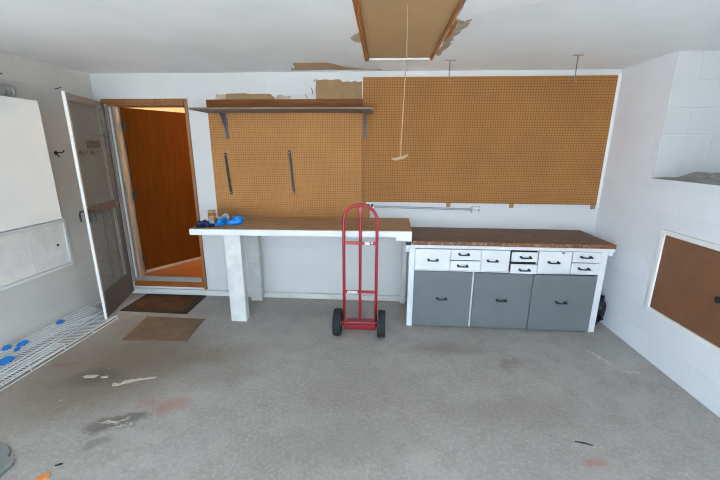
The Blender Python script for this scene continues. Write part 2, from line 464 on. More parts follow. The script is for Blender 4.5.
# curbs / trims at the foot of the walls
b = bm_new(); box(b, XL, XR, -.032, 0, 0, .066, .008)
struct('baseboard_back', b, 'curb', label='low white concrete curb along the back wall', cat='curb')
b = bm_new(); box(b, XL, XL + .035, -3.2, -.03, 0, .068, .008)
struct('baseboard_left', b, 'curb', label='low white concrete curb along the left wall', cat='curb')
b = bm_new(); box(b, XR - .03, XR, -.016, 0, 1.12, 2.41, .003)
struct('trim_1', b, 'white', label='thin white batten at the right end of the pegboard', cat='trim')

# ------------------------------------------------------------------ hallway beyond the door
b = bm_new(); box(b, -3.4, -1.3, .12, 2.6, .10, FZ)
box(b, DX0, DX1, -.006, .12, .09, FZ - .045)
box(b, DX0, DX1, .02, .12, FZ - .05, FZ)
struct('floor_hallway', b, 'orange_floor', label='orange wooden hallway floor beyond the door', cat='floor')
b = bm_new(); box(b, -3.4, -1.3, 2.5, 2.6, FZ, 2.6); box(b, -3.4, -3.3, .12, 2.5, FZ, 2.6); box(b, -1.4, -1.3, .12, 2.5, FZ, 2.6)
struct('wall_hallway', b, 'hall', label='cream hallway walls beyond the door', cat='wall')
b = bm_new(); box(b, -3.4, -1.3, .12, 2.6, 2.5, 2.6)
struct('ceiling_hallway', b, 'hall', label='cream hallway ceiling beyond the door', cat='ceiling')

# door frame
fr = thing('trim_2', 'brown stained wooden casing around the doorway', 'door frame', (-2.54, 0, 0), kind='structure')
b = bm_new(); box(b, DX1, DX1 + .034, -.018, 0, .07, DT + .052, .004); obj('side_casing', b, 'casing', fr)
b = bm_new(); box(b, DX0 - .04, DX1, -.018, 0, DT, DT + .052, .004); obj('head_casing', b, 'casing', fr)
b = bm_new(); box(b, DX1 - .008, DX1 - .001, -.002, .119, FZ, DT - .001, .003); x = obj('right_jamb', b, 'tan', fr)
b = bm_new(); box(b, DX0 + .001, DX1 - .022, -.002, .119, DT - .022, DT - .001, .003); obj('head_jamb', b, 'casing', fr)
b = bm_new(); box(b, DX0 + .001, DX0 + .03, -.03, .02, FZ - .05, DT - .022, .003); obj('storm_frame', b, 'alu', fr)
b = bm_new(); box(b, DX0 + .034, DX0 + .046, -.018, .03, FZ, DT - .022, .003); obj('storm_frame', b, 'alu_pale', fr)
b = bm_new(); box(b, DX0 + .050, DX0 + .060, -.012, .04, FZ, DT - .022, .003); obj('storm_frame', b, 'alu', fr)
b = bm_new(); box(b, DX0 + .063, DX0 + .095, 0, .119, FZ, DT - .022, .003); obj('left_jamb', b, 'tan', fr)
b = bm_new(); box(b, DX0 + .03, DX1 - .022, -.014, .018, FZ - .045, FZ + .012, .004); obj('threshold', b, 'alu', fr)

# brown door, opened into the hallway
TH = math.radians(58)
dr = thing('door_1', 'brown wooden door standing ajar into the hallway', 'door', (-2.868, .07, 0), (0, 0, TH), kind='structure', world=False)
b = bm_new(); box(b, .004, .80, -.02, .02, FZ + .035, 2.125, .002); obj('door_leaf', b, 'door', dr)
b = bm_new(); box(b, .004, .80, -.024, -.0205, FZ + .028, FZ + .062, .001); obj('door_sweep', b, 'tan', dr)
b = bm_new(); lathe(b, [(0, 0), (.03, 0), (.03, .006), (.012, .012), (.012, .03), (.026, .04), (.028, .055), (.018, .066), (0, .068)], (0, 0, 0), 'y', 20)
bmesh.ops.scale(b, vec=(1, -1, 1), verts=b.verts); bmesh.ops.translate(b, vec=(.715, -.02, 1.10), verts=b.verts); obj('door_knob', b, 'pull', dr, True)
b = bm_new(); lathe(b, [(0, 0), (.026, 0), (.024, .012), (.008, .014), (0, .014)], (0, 0, 0), 'y', 20)
bmesh.ops.scale(b, vec=(1, -1, 1), verts=b.verts); bmesh.ops.translate(b, vec=(.715, -.02, 1.235), verts=b.verts); obj('deadbolt', b, 'pull', dr, True)
for z in (.42, 1.17, 1.93):
    b = bm_new(); tube(b, [(-.002, -.032, z - .05), (-.002, -.032, z + .05)], .009, 10); box(b, -.012, .022, -.0235, -.0205, z - .045, z + .045); obj('hinge', b, 'black', dr)

# screen door, swung open towards the left wall (local x runs from hinge to free edge)
a0, a1 = Vector((-2.962, -.05)), Vector((-2.745, -.755))
W = (a1 - a0).length
sd = thing('door_2', 'grey aluminium screen door swung open against left wall', 'screen door', (a0.x, a0.y, 0), (0, 0, math.atan2(a1.y - a0.y, a1.x - a0.x)), kind='structure', world=False)
T = .010
b = bm_new(); box(b, 0, .085, -T, T, .045, 2.165, .004); obj('hinge_stile', b, 'alu_dark', sd)
b = bm_new(); box(b, W - .03, W - .004, -T, T, .045, 2.165, .004); obj('latch_stile', b, 'alu', sd)
b = bm_new(); box(b, W - .004, W + .008, -T - .002, T + .002, .035, 2.17, .003); obj('lit_edge', b, 'alu_pale', sd)  # light on the door's free edge is put into this pale colour
b = bm_new(); box(b, .085, W - .03, -T, T, 2.10, 2.165, .004); obj('top_rail', b, 'alu', sd)
b = bm_new(); box(b, .085, W - .03, -T, T, 1.08, 1.16, .004); obj('middle_rail', b, 'alu_dark', sd)
b = bm_new(); box(b, .085, W - .03, -T, T, .045, .30, .004); box(b, .11, W - .085, T, T + .003, .075, .27, .001); obj('kick_plate', b, 'alu_dark', sd)
for x in (.22, .42):
    b = bm_new(); box(b, x - .006, x + .006, -.008, .008, .30, 1.08, .002); obj('guard_bar', b, 'alu_dark', sd)
b = bm_new(); box(b, .085, W - .03, -.0035, -.0015, 1.16, 2.10); s = obj('insect_screen', b, 'screen', sd)
b = bm_new(); box(b, .085, W - .03, -.0035, -.0015, .30, 1.08); obj('insect_screen', b, 'screen', sd)
b = bm_new()
for sgn in (-1, 1):
    box(b, W - .030, W - .006, sgn * (T + .006) - .006, sgn * (T + .006) + .006, 1.02, 1.15, .003)
    tube(b, [(W - .016, sgn * T, 1.125), (W - .016, sgn * (T + .045), 1.125), (W - .016, sgn * (T + .052), 1.10), (W - .016, sgn * (T + .05), 1.03)], .008, 8)
obj('latch_handle', b, 'black', sd)
b = bm_new(); box(b, .012, .075, T, T + .008, 1.80, 1.88, .002); tube(b, [(.04, T + .01, 1.84), (.3, T + .02, 1.83)], .006, 8); obj('door_closer', b, 'alu_dark', sd)

# ------------------------------------------------------------------ left wall furniture
cb = thing('wall_cabinet', 'large plain white cupboard hung high on left wall', 'cabinet', (XL, -1.5, 1.10))
b = bm_new(); box(b, XL + .001, -2.822, -2.02, -.955, 1.105, 2.065, .003); obj('cabinet_body', b, 'cab_white', cb)
b = bm_new(); box(b, -2.821, -2.80, -2.02, -.953, 1.10, 2.068, .003); dd = obj('door', b, 'cab_white', cb)
b = bm_new(); lathe(b, [(0, 0), (.01, 0), (.01, .012), (.016, .02), (0, .026)], (-2.80, -1.95, 1.3), 'x', 14); obj('knob', b, 'pull', dd, True)
# duct offcut on the cabinet
b = bm_new()
prof = [(0, -.2), (.046, -.2)]
for k in range(9):
    y = -.19 + k * .045
    prof += [(.046, y), (.05, y + .006), (.05, y + .014), (.046, y + .02)]
prof += [(.046, .20), (.052, .205), (.052, .222), (.04, .222), (.038, .16), (0, .16)]
lathe(b, prof, (-2.92, -1.27, 2.068 + .053), 'y', 28)
solo('duct_offcut', b, 'duct', 'short ribbed grey duct pipe lying on top of wall cupboard', 'duct pipe', smooth=True)

pn = thing('access_panel', 'white framed two door hatch below the wall cupboard', 'access panel', (XL, -1.2, .58))
b = bm_new()
y0, y1, z0, z1 = -1.56, -.655, .575, 1.035
X1 = XL + .03
box(b, XL, X1, y1 - .032, y1, z0, z1, .003); box(b, XL, X1, y0, y0 + .032, z0, z1, .003)
box(b, XL, X1, y0 + .032, y1 - .032, z0, z0 + .03, .003); box(b, XL, X1, y0 + .032, y1 - .032, z1 - .03, z1, .003)
obj('frame', b, 'white', pn)
for ya, yb in ((-1.026, y1 - .034), (y0 + .034, -1.03)):
    b = bm_new(); box(b, XL, XL + .02, ya, yb, z0 + .032, z1 - .032, .002); dd = obj('door', b, 'hard_white', pn)
    if yb > -.8:
        dd['label'] = 'right hatch door with a small black finger hole'
        b = bm_new(); lathe(b, [(0, 0), (.012, 0), (.012, .003), (.009, .004), (0, .004)], (XL + .02, -.778, .805), 'x', 14); obj('finger_hole', b, 'black', dd)

def wall_hook(y, z, label):
    h = thing('coat_hook', label, 'hook', (XL, y, z))
    b = bm_new(); lathe(b, [(0, 0), (.02, 0), (.018, .005), (0, .006)], (XL, y, z), 'x', 12)
    obj('plate', b, 'black', h)
    b = bm_new()
    tube(b, [(XL, y, z + .005), (XL + .03, y + .018, z + .002), (XL + .045, y + .033, z + .008), (XL + .048, y + .042, z + .024)], .0055, 8)
    tube(b, [(XL, y, z - .005), (XL + .024, y - .012, z - .008), (XL + .033, y - .018, z - .02), (XL + .038, y - .018, z - .03), (XL + .046, y - .009, z - .034)], .0055, 8)
    obj('prongs', b, 'black', h, True)
    return h
wall_hook(-.58, 1.652, 'black double coat hook on left wall beside the cupboard')
wall_hook(-.30, 1.652, 'black coat hook seen behind the screen door, nearer its latch edge')
wall_hook(-.16, 1.652, 'black coat hook seen behind the screen door, below a grey box')
b = bm_new(); box(b, XL, XL + .05, -.21, -.08, 1.695, 1.775, .005)
solo('switch_box', b, 'alu_dark', 'small grey box on left wall seen through the screen', 'box')
for y, z, L in ((-.98, 2.26, 'bent nail high on left wall above the cupboard'), (-.45, 2.24, 'bent nail high on left wall above the screen door')):
    b = bm_new(); tube(b, [(XL - .005, y, z), (XL + .025, y, z - .004), (XL + .035, y + .012, z + .008), (XL + .032, y + .03, z + .014)], .004, 6)
    solo('bent_nail', b, 'black', L, 'nail', base=(XL, y, z))

# ------------------------------------------------------------------ pegboards, shelf and wall fittings
b = bm_new(); box(b, -1.852, -.224, -.010, 0, .95, 2.112, .001)
box(b, -.224, -.14, -.010, 0, .95, 1.1495)
solo('pegboard', b, 'peg2', 'left brown pegboard behind the high workbench', 'pegboard', base=(-1.04, 0, .95))
b = bm_new(); box(b, -.222, XR - .032, -.020, 0, 1.150, 2.395, .001)
solo('pegboard', b, 'peg', 'large brown pegboard on right half of back wall', 'pegboard', base=(1.0, 0, 1.15))
b = bm_new(); box(b, -1.852, -.224, -.03, 0, 2.113, 2.19, .003)
solo('wooden_batten', b, 'batten', 'varnished orange wooden batten above the grey wall shelf', 'batten', base=(-1.04, 0, 2.112))
for k, x in enumerate((.70, 1.36, 2.19)):
    b = bm_new(); box(b, x - .022, x + .022, -.014, 0, 1.105, 1.149, .002)
    solo('wooden_block', b, 'rawboard', ['small tan block under the large pegboard, left of three', 'small tan block under the large pegboard, middle of three', 'small tan block under the large pegboard, at right end'][k], 'wooden block', 'tan blocks under the pegboard', base=(x, 0, 1.105))

sh = thing('wall_shelf', 'long grey wooden shelf on two metal brackets', 'shelf', (-.95, 0, 2.06))
b = bm_new(); SF = -.42
prism(b, [(-1.838, SF), (-.118, SF), (-.118, -.032), (-1.838, -.032)], 'z', 2.055, 2.072, .002)
obj('shelf_board', b, 'grey_shelf', sh)
for x in (-1.66, -.195):
    b = bm_new()
    yw = -.032 if x < -.3 else -.0205
    box(b, x - .012, x + .012, yw - .003, yw + .008, 1.80, 2.0545, .002)
    box(b, x - .012, x + .012, yw - .26, yw, 2.048, 2.0546, .001)
    prism(b, [(yw, 1.86), (yw, 2.05), (yw - .13, 2.05)], 'x', x - .002, x + .002)
    if x < -.3: box(b, x - .014, x + .014, -.032, -.0105, 1.80, 2.0)
    obj('bracket', b, 'bracket', sh)

for (xa, za, xb, zb, L) in ((-1.700, 1.655, -1.668, 1.215, 'black metal strip on left pegboard, nearer the door'), (-1.000, 1.685, -.965, 1.225, 'black metal strip in the middle of the left pegboard')):
    cx, cz = (xa + xb) / 2, (za + zb) / 2; hh = math.hypot(xb - xa, zb - za) / 2
    st = thing('tool_strip', L, 'tool strip', (cx, -.010, cz), (0, -math.atan2(xa - xb, za - zb) * -1, 0), 'black strips on the pegboard', world=False)
    b = bm_new(); box(b, -.013, .013, -.016, 0, -hh, hh, .003); obj('bar', b, 'black', st)
    for z in (-hh + .02, hh - .02):
        b = bm_new(); lathe(b, [(0, 0), (.006, 0), (.006, .003), (0, .004)], (0, 0, 0), 'y', 10)
        bmesh.ops.scale(b, vec=(1, -1, 1), verts=b.verts); bmesh.ops.translate(b, vec=(0, -.016, z), verts=b.verts); obj('screw', b, 'galv', st)

cd = thing('outlet_conduit', 'white electrical conduit joining two outlet boxes on back wall', 'conduit', (.44, 0, 1.08))
b = bm_new(); tube(b, [(-.10, -.022, 1.100), (.94, -.022, 1.083)], .011, 10); obj('pipe', b, 'galv', cd, True)
for x, z, k in ((-.135, 1.118, 0), (.99, 1.082, 1)):
    b = bm_new(); box(b, x - .045, x + .045, -.052, -.0105 if k == 0 else 0, z - .034, z + .034, .006); bxo = obj('outlet_box', b, 'galv' if k == 0 else 'white_worn', cd)
    b = bm_new(); box(b, x - .042, x + .042, -.055, -.052, z - .031, z + .031, .002); obj('cover_plate', b, 'white' if k == 0 else 'white_worn', bxo)
    for s in (-1, 1):
        b = bm_new(); lathe(b, [(0, -.0585), (.0145, -.0585), (.0165, -.057), (.0165, -.054), (0, -.054)], (x + s * .02, 0, z), 'y', 16); obj('socket', b, 'black' if k == 0 else 'galv', bxo)

# wires hanging from hooks in the ceiling
for (x, y, z, L) in ((.551, -.45, 2.27, 'thin wire hanging from ceiling right of the attic hatch'), (1.55, -.577, 2.25, 'thin wire hanging from ceiling above the pegboard right half')):
    hk = thing('ceiling_hook', L, 'hook', (x, y, H))
    b = bm_new(); box(b, x - .04, x + .05, y - .012, y + .012, H - .006, H, .002); obj('plate', b, 'torn', hk)
    b = bm_new(); tube(b, [(x, y, H), (x, y, z + .02), (x + .006, y, z), (x + .016, y, z + .006)], .0042, 6); obj('wire', b, 'steelwire', hk)

# ------------------------------------------------------------------ attic hatch and its cord
ah = thing('attic_hatch', 'brown hardboard attic hatch set in the white ceiling', 'hatch', (.12, -1.2, H))
b = bm_new(); box(b, HX0 + .02, HX1 - .02, HY0 + .02, HY1 - .018, H + .012, H + .027); obj('panel', b, 'hardboard', ah)
for x0, x1 in ((HX0 + .001, HX0 + .018), (HX1 - .018, HX1 - .001)):
    b = bm_new(); box(b, x0, x1, HY0 + .001, HY1 - .001, H - .006, H + .0995, .002); obj('side_lining', b, 'hatch_lining', ah)
b = bm_new(); box(b, HX0 + .019, HX1 - .019, HY1 - .017, HY1 - .001, H - .003, H + .0995, .002); obj('end_lining', b, 'white', ah)
b = bm_new(); box(b, HX0 + .019, HX1 - .019, HY0 + .001, HY0 + .017, H - .012, H + .0995, .002); obj('end_lining', b, 'hatch_lining', ah)
b = bm_new(); box(b, HX0 - .014, HX0, HY0 - .04, HY1 + .004, H - .010, H - .0005, .003); obj('edge_trim', b, 'hatch_lining', ah)
b = bm_new(); box(b, HX0 - .03, HX1 + .03, HY0 - .03, HY1 + .03, H + .1005, H + .118); obj('sun_blocker', b, 'rawboard', ah)  # unseen cover added above the opening to keep sunlight from leaking in
pc = thing('pull_cord', 'white cord hanging from the attic hatch with tied toggle', 'cord', (.108, -1.64, H + .012))
b = bm_new()
pts = [(.113 - .010 * t + .004 * math.sin(t * 5), -1.64, H + .0115 - (H + .0115 - 1.655) * t) for t in [k / 24 for k in range(25)]]
tube(b, pts, .003, 8); obj('string', b, 'cord', pc, True)
b = bm_new()
xe = pts[-1][0]
tube(b, [(xe - .052, -1.64, 1.648), (xe - .03, -1.645, 1.644), (xe, -1.64, 1.652), (xe + .025, -1.636, 1.660), (xe + .045, -1.64, 1.672)], [.004, .008, .009, .008, .004], 8); obj('toggle', b, 'cord', pc, True)

# ------------------------------------------------------------------ high workbench
wbn = thing('workbench', 'high white workbench with worn brown plywood top', 'workbench', (-.8, -.33, 0))
def tilt(b, x0=-1.82):
    for v in b.verts: v.co.z += .0085 * (v.co.x - x0)
b = bm_new()
prism(b, [(-1.83, -.635), (.272, -.635), (.285, -.011), (-1.85, -.011)], 'z', .938, .959, .002); tilt(b); obj('benchtop', b, 'benchtop', wbn)
b = bm_new(); box(b, -1.83, .272, -.662, -.6355, .902, .958, .003); tilt(b); obj('front_apron', b, 'white', wbn)
b = bm_new(); box(b, .245, .272, -.635, -.02, .902, .937, .002); tilt(b); obj('end_rail', b, 'white', wbn); b = bm_new(); box(b, -1.83, -1.80, -.635, -.02, .902, .937, .002); obj('end_rail', b, 'white', wbn)
b = bm_new(); box(b, -1.51, .24, -.05, -.011, .86, .937, .002); obj('back_rail', b, 'white_worn', wbn)
def leg(x0, x1, y0, y1, z1):
    b = bm_new(); box(b, x0, x1, y0, y1, 0, z1, .004); obj('leg', b, 'white_worn', wbn)
leg(-1.512, -1.352, -.634, -.545, .9045); leg(-1.492, -1.366, -.125, -.034, .86); leg(.225, .275, -.075, -.034, .859)
b = bm_new(); box(b, -1.47, -1.39, -.54, -.13, .85, .90, .003); obj('side_rail', b, 'white_worn', wbn)
b = bm_new(); box(b, .125, .272, -.655, -.55, .8805, .919, .003); obj('cleat', b, 'white', wbn)
b = bm_new(); box(b, .222, .27, -.652, -.56, .843, .880, .002); obj('dark_block', b, 'black', wbn)  # black block filling the gap between cleat and cabinet rail

# objects on the bench
def top_z(x): return .9595 + .0085 * (x + 1.82)
def on_bench(x): return top_z(x) + .0005
j = thing('jar', 'small amber brown jar at back left of workbench', 'jar', (-1.722, -.40, on_bench(-1.722)))
jx, jy, jz = -1.722, -.40, on_bench(-1.722)
b = bm_new(); lathe(b, [(0, 0), (.036, 0), (.04, .005), (.04, .095), (.034, .108), (.03, .112), (0, .112)], (jx, jy, jz), 'z', 28); obj('body', b, 'amber', j, True)
b = bm_new(); lathe(b, [(.0405, .03), (.0412, .03), (.0412, .085), (.0405, .085)], (jx, jy, jz), 'z', 28); obj('paper_label', b, 'label', j, True)
b = bm_new(); lathe(b, [(0, .113), (.036, .113), (.038, .118), (.038, .135), (.034, .138), (0, .138)], (jx, jy, jz), 'z', 28); obj('lid', b, 'lid', j, True)

def bootie(x, y, rz, seed, label, s=1.0):
    t = thing('shoe_cover', label, 'shoe cover', (x, y, on_bench(x)), (0, 0, rz), 'blue shoe covers on the workbench', world=False)
    b = bm_new(); blob(b, (0, 0, .04 * s), (.095 * s, .055 * s, .048 * s), seed, .22, 2.6, 0.0)
    for v in b.verts:                                     # heel end higher, toe end flatter
        v.co.z *= 1 + .35 * max(-1, min(1, v.co.x / (.09 * s)))
    obj('film', b, 'blue', t, True)
    b = bm_new()
    ring = [(.03 * s + .042 * s * math.cos(a), .032 * s * math.sin(a), (.092 + .006 * math.sin(3 * a)) * s) for a in [2 * PI * k / 20 for k in range(20)]]
    tube(b, ring, .008 * s, 8, closed=True); obj('elastic_cuff', b, 'blue', t, True)
    return t
bootie(-1.47, -.44, .5, 3, 'larger blue plastic shoe cover, right of the pair on workbench', .84)
bootie(-1.605, -.47, 1.3, 5, 'smaller blue plastic shoe cover beside the amber jar', .72)
b = bm_new(); blob(b, (-1.60, -.36, on_bench(-1.60) + .045), (.035, .022, .045), 9, .5, 3, on_bench(-1.60))
solo('crumpled_paper', b, 'paleblue', 'small pale crumpled paper behind the smaller shoe cover', 'paper', smooth=True)
cl = thing('crumpled_cloth', 'crumpled navy cloth with pale patch at workbench left end', 'cloth', (-1.72, -.55, on_bench(-1.72)))
z = on_bench(-1.70)
b = bm_new(); blob(b, (-1.725, -.555, z + .018), (.075, .05, .042), 12, .4, 3, z); obj('navy_cloth', b, 'navy', cl, True)
b = bm_new(); blob(b, (-1.68, -.535, z + .04), (.034, .03, .028), 15, .3, 3, z); obj('pale_patch', b, 'paleblue', cl, True)

# ------------------------------------------------------------------ base cabinet and its worktop
tp = thing('worktop', 'long stained wooden worktop on the drawer cabinet', 'worktop', (1.19, -.31, .842))
b = bm_new(); box(b, .286, 2.098, -.600, -.002, .842, .879, .002); obj('top_board', b, 'cabtop', tp)
b = bm_new(); box(b, .286, 2.100, -.625, -.6005, .842, .8795, .003); obj('front_edge', b, 'topedge', tp)

cab = thing('drawer_cabinet', 'white base cabinet with grey doors and black pulls', 'cabinet', (1.19, -.3, 0))
FY = -.598
def part(name, mat, *bx_, bev=.002, parent=None):
    b = bm_new()
    for q in bx_: box(b, *q, bev)
    return obj(name, b, mat, parent or cab)
part('carcass', 'white_worn', (.30, .318, -.575, -.034, .02, .84), (2.035, 2.053, -.575, -.034, .02, .84), (.318, 2.035, -.575, -.034, .02, .04), (.318, 2.035, -.05, -.034, .04, .84))
part('top_rail', 'white', (.222, 2.112, FY - .004, FY + .02, .806, .8415))
part('end_block', 'white', (.222, .2585, FY - .004, FY + .02, .765, .8055))
part('end_block', 'white', (2.0585, 2.098, FY - .004, FY + .02, .770, .8055))
for x0, x1 in ((.259, .313), (1.996, 2.058)):
    b = bm_new(); box(b, x0, x1, FY, FY + .06, 0, .8055, .003); obj('leg', b, 'white', cab)
for x in (.871,): part('stile', 'white', (x - .008, x + .008, FY + .002, FY + .02, .015, .582))
part('middle_rail', 'white', (.314, 1.995, FY + .002, FY + .02, .5825, .5915))

# one pull, copied to every drawer and door
def make_pull():
    b = bm_new()
    for s in (-1, 1):
        lathe(b, [(0, 0), (.012, 0), (.012, .004), (.007, .008), (.007, .022), (.0095, .026), (.0095, .032), (0, .034)], (s * .041, 0, 0), 'y', 12)
    tube(b, [(-.041, .028, 0), (-.02, .031, -.003), (.02, .031, -.003), (.041, .028, 0)], .0058, 8)
    bmesh.ops.scale(b, vec=(1, -1, 1), verts=b.verts)
    return b
proto = None
def add_pull(parent, x, y, z):
    global proto
    if proto is None:
        proto = obj('handle', make_pull(), 'pull', None, True)
        o = proto
    else:
        o = proto.copy(); C.objects.link(o)
    o.parent = parent; o.location = Vector((x, y, z)) - Vector(cab.location)
    return o

for k, (x0, x1, z0, z1, hx, hz) in enumerate(((.3145, .861, .015, .5815, .585, .309), (.8805, 1.4155, .015, .579, 1.148, .311), (1.4215, 1.9945, .012, .575, 1.70, .307))):
    d = part('door', 'grey_door', (x0, x1, FY - .012, FY + .004, z0, z1)); add_pull(d, hx, FY - .012, hz)
for x in (.642, .924, 1.186, 1.4375, 1.7415): part('drawer_divider', 'white', (x - .004, x + .004, FY + .002, FY + .02, .592, .8055))
DR = [(.316, .636, .596, .800, .481, .695, 0), (.648, .919, .698, .800, .765, .757, 0), (.648, .919, .596, .690, .760, .644, 0), (.930, 1.180, .596, .800, 1.03, .700, 0),
      (1.196, 1.428, .703, .794, 1.318, .748, .022), (1.194, 1.430, .590, .680, 1.316, .630, .03), (1.447, 1.734, .593, .802, 1.582, .699, 0), (1.749, 1.992, .703, .802, 1.862, .757, 0), (1.749, 1.992, .594, .695, 1.858, .645, 0)]
for x0, x1, z0, z1, hx, hz, pull in DR:
    y0 = FY - .006 - pull
    b = bm_new(); box(b, x0, x1, y0, y0 + .014, z0, z1, .002)
    box(b, x0 + .012, x1 - .012, y0 + .014, -.12, z0 + .008, z1 - .02)
    d = obj('drawer', b, 'white', cab); add_pull(d, hx, y0, hz)
part('gap_shade', 'black', (1.1905, 1.433, FY + .012, FY + .02, .592, .8055))  # black sheet that paints the shade in the gaps of the open drawers
b = bm_new(); tube(b, [(1.655, FY - .006, .792), (1.655, FY - .018, .792)], .005, 8); tube(b, [(1.642, FY - .018, .794), (1.668, FY - .018, .790)], .0045, 8); obj('catch', b, 'black', cab)

bg = thing('rubbish_bag', 'black bag tucked between drawer cabinet and right wall', 'bag', (2.16, -.36, 0))
b = bm_new(); blob(b, (2.14, -.40, .17), (.075, .12, .18), 21, .28, 2.8, 0.0); obj('bag_body', b, 'bag', bg, True)
b = bm_new(); tube(b, [(2.155, -.36, .30), (2.15, -.355, .34), (2.14, -.34, .37), (2.12, -.33, .385)], [.045, .02, .028, .012], 10); obj('knot', b, 'bag', bg, True)

# ------------------------------------------------------------------ hand truck
ht = thing('hand_truck', 'red steel hand truck with black tyres before the workbench', 'hand truck', (-.195, -.72, 0))
Y = -.70; xl, xr = -.350, -.046
b = bm_new()
pts = [(xl, Y, .03), (xl, Y, .5), (xl, Y, 1.07)]
R_ = (xr - xl) / 2; cx = (xl + xr) / 2
pts += [(cx - R_ * math.cos(a), Y, 1.07 + R_ * math.sin(a)) for a in [PI * k / 20 for k in range(1, 20)]]
pts += [(xr, Y, 1.07), (xr, Y, .5), (xr, Y, .03)]
tube(b, pts, .0145, 14); obj('frame', b, 'red', ht, True)
b = bm_new(); tube(b, [(cx, Y + .004, .03), (cx, Y + .004, 1.205)], .0135, 12); box(b, cx - .018, cx + .018, Y - .014, Y + .006, 1.12, 1.205, .004); obj('centre_post', b, 'red', ht, True)
for z in (.868, .39):
    b = bm_new(); box(b, xl + .008, xr - .008, Y - .006, Y + .006, z - .014, z + .014, .003); cbar = obj('crossbar', b, 'red', ht)
    b = bm_new()
    if z > .6: box(b, cx + .04, cx + .085, Y - .0085, Y - .0065, z - .012, z + .012); st2 = obj('sticker', b, 'sticker', cbar); b = bm_new(); box(b, cx + .098, cx + .112, Y - .0085, Y - .0065, z - .004, z + .014); obj('sticker', b, 'sticker', cbar); b = bm_new(); box(b, xl + .014, cx - .025, Y - .008, Y - .0063, z - .010, z + .010); obj('worn_patch', b, 'red_worn', cbar)
    else: box(b, xl + .03, cx - .025, Y - .0085, Y - .0065, z - .012, z + .010); obj('sticker', b, 'sticker', cbar)
b = bm_new()
prism(b, [(xl + .0, Y - .02), (xr - .0, Y - .02), (xr - .01, Y + .205), (xl + .01, Y + .205)], 'z', .004, .012, .002)
box(b, xl + .0, xr - .0, Y - .02, Y - .012, .004, .05, .002); obj('toe_plate', b, 'red', ht)
AY, R = Y - .115, .128
b = bm_new(); tube(b, [(-.405, AY, R), (.013, AY, R)], .009, 12); obj('axle', b, 'red', ht, True)
for x in (xl + .012, xr - .012):
    b = bm_new(); prism(b, [(Y + .004, .05), (Y + .004, .27), (Y - .02, .27), (AY - .02, R + .02), (AY - .02, R - .02), (Y - .02, .05)], 'x', x - .003, x + .003); obj('axle_bracket', b, 'red', ht)
for x in (-.400, .010):
    b = bm_new()
    prof = [(R - .045, -.028), (R - .03, -.036), (R - .012, -.036), (R - .003, -.028), (R - .002, -.018), (R - .007, -.016), (R - .007, -.011), (R, -.009), (R, .009), (R - .007, .011), (R - .007, .016), (R - .002, .018), (R - .003, .028), (R - .012, .036), (R - .03, .036), (R - .045, .028), (R - .045, -.028)]
    lathe(b, prof, (x, AY, R), 'x', 40); wh = obj('wheel', b, 'rubber', ht, True)
    b = bm_new(); lathe(b, [(0, -.03), (.03, -.03), (.03, -.012), (R - .05, -.010), (R - .044, -.026), (R - .044, .026), (R - .05, .010), (.03, .012), (.03, .03), (0, .03)], (x, AY, R), 'x', 32); obj('hub', b, 'hub', wh, True)

# ------------------------------------------------------------------ floor things
def mat_quad(name, quad, rim, m_edge, m_mid, h, label):
    cx = sum(q[0] for q in quad) / 4; cy = sum(q[1] for q in quad) / 4
    t = thing(name, label, 'doormat', (cx, cy, 0))
    b = bm_new(); prism(b, quad, 'z', .0005, h, .002); obj('backing', b, m_edge, t)
    if m_mid:
        inn = [(cx + (x - cx) * (1 - rim / abs(x - cx)), cy + (y - cy) * (1 - rim / abs(y - cy))) for x, y in quad]
        b = bm_new(); prism(b, inn, 'z', h, h + .005, .002); obj('pile', b, m_mid, t)
    return t
mat_quad('doormat', [(-2.80, -.50), (-2.045, -.525), (-2.065, -.045), (-2.80, -.045)], .055, 'mat_rubber', 'mat_coir', .009, 'rubber edged brown doormat right below the doorway')
mat_quad('doormat', [(-2.355, -1.075), (-1.752, -1.045), (-1.80, -.615), (-2.425, -.60)], .02, 'mat_flat', 'mat_flat', .004, 'thin faded brown mat in front of the doormat')

def wire_shelf(loc, rot, w, L, label, tiltx=0.0):
    """white coated wire shelf, local x across, y away from the door (negative)"""
    t = thing('wire_shelf', label, 'wire shelf', loc, (0, tiltx, rot), 'white wire shelves on the floor', world=False)
    b = bm_new()
    n = int(L / .0254)
    for k in range(n):
        y = -.01 - k * .0254
        tube(b, [(0, y, .0), (-w, y, .0)], .0019, 5)
    for x in (-.005, -w / 2, -w): tube(b, [(x, 0, -.003), (x, -L, -.003)], .0032, 6)
    obj('wire_deck', b, 'wire', t)
    b = bm_new()
    tube(b, [(.0, 0, .0), (.0, -L, .0)], .0042, 6); tube(b, [(.004, 0, -.028), (.004, -L, -.028)], .0042, 6)
    for k in range(int(L / .3) + 1): tube(b, [(0, -.004 - k * .3, 0), (.004, -.004 - k * .3, -.028)], .0032, 6)
    obj('front_lip', b, 'wire', t)
    return t
wire_shelf((-2.70, -.67, .033), -.02, .30, 1.75, 'white wire shelf lying outermost from the left wall')
wire_shelf((-2.845, -.635, .071), 0.0, .19, 1.7, 'white wire shelf propped on the left wall curb', .25)
wire_shelf((-2.742, -1.24, .050), -.06, .085, .75, 'narrow short white wire rack strip lying on the outermost wire shelf')

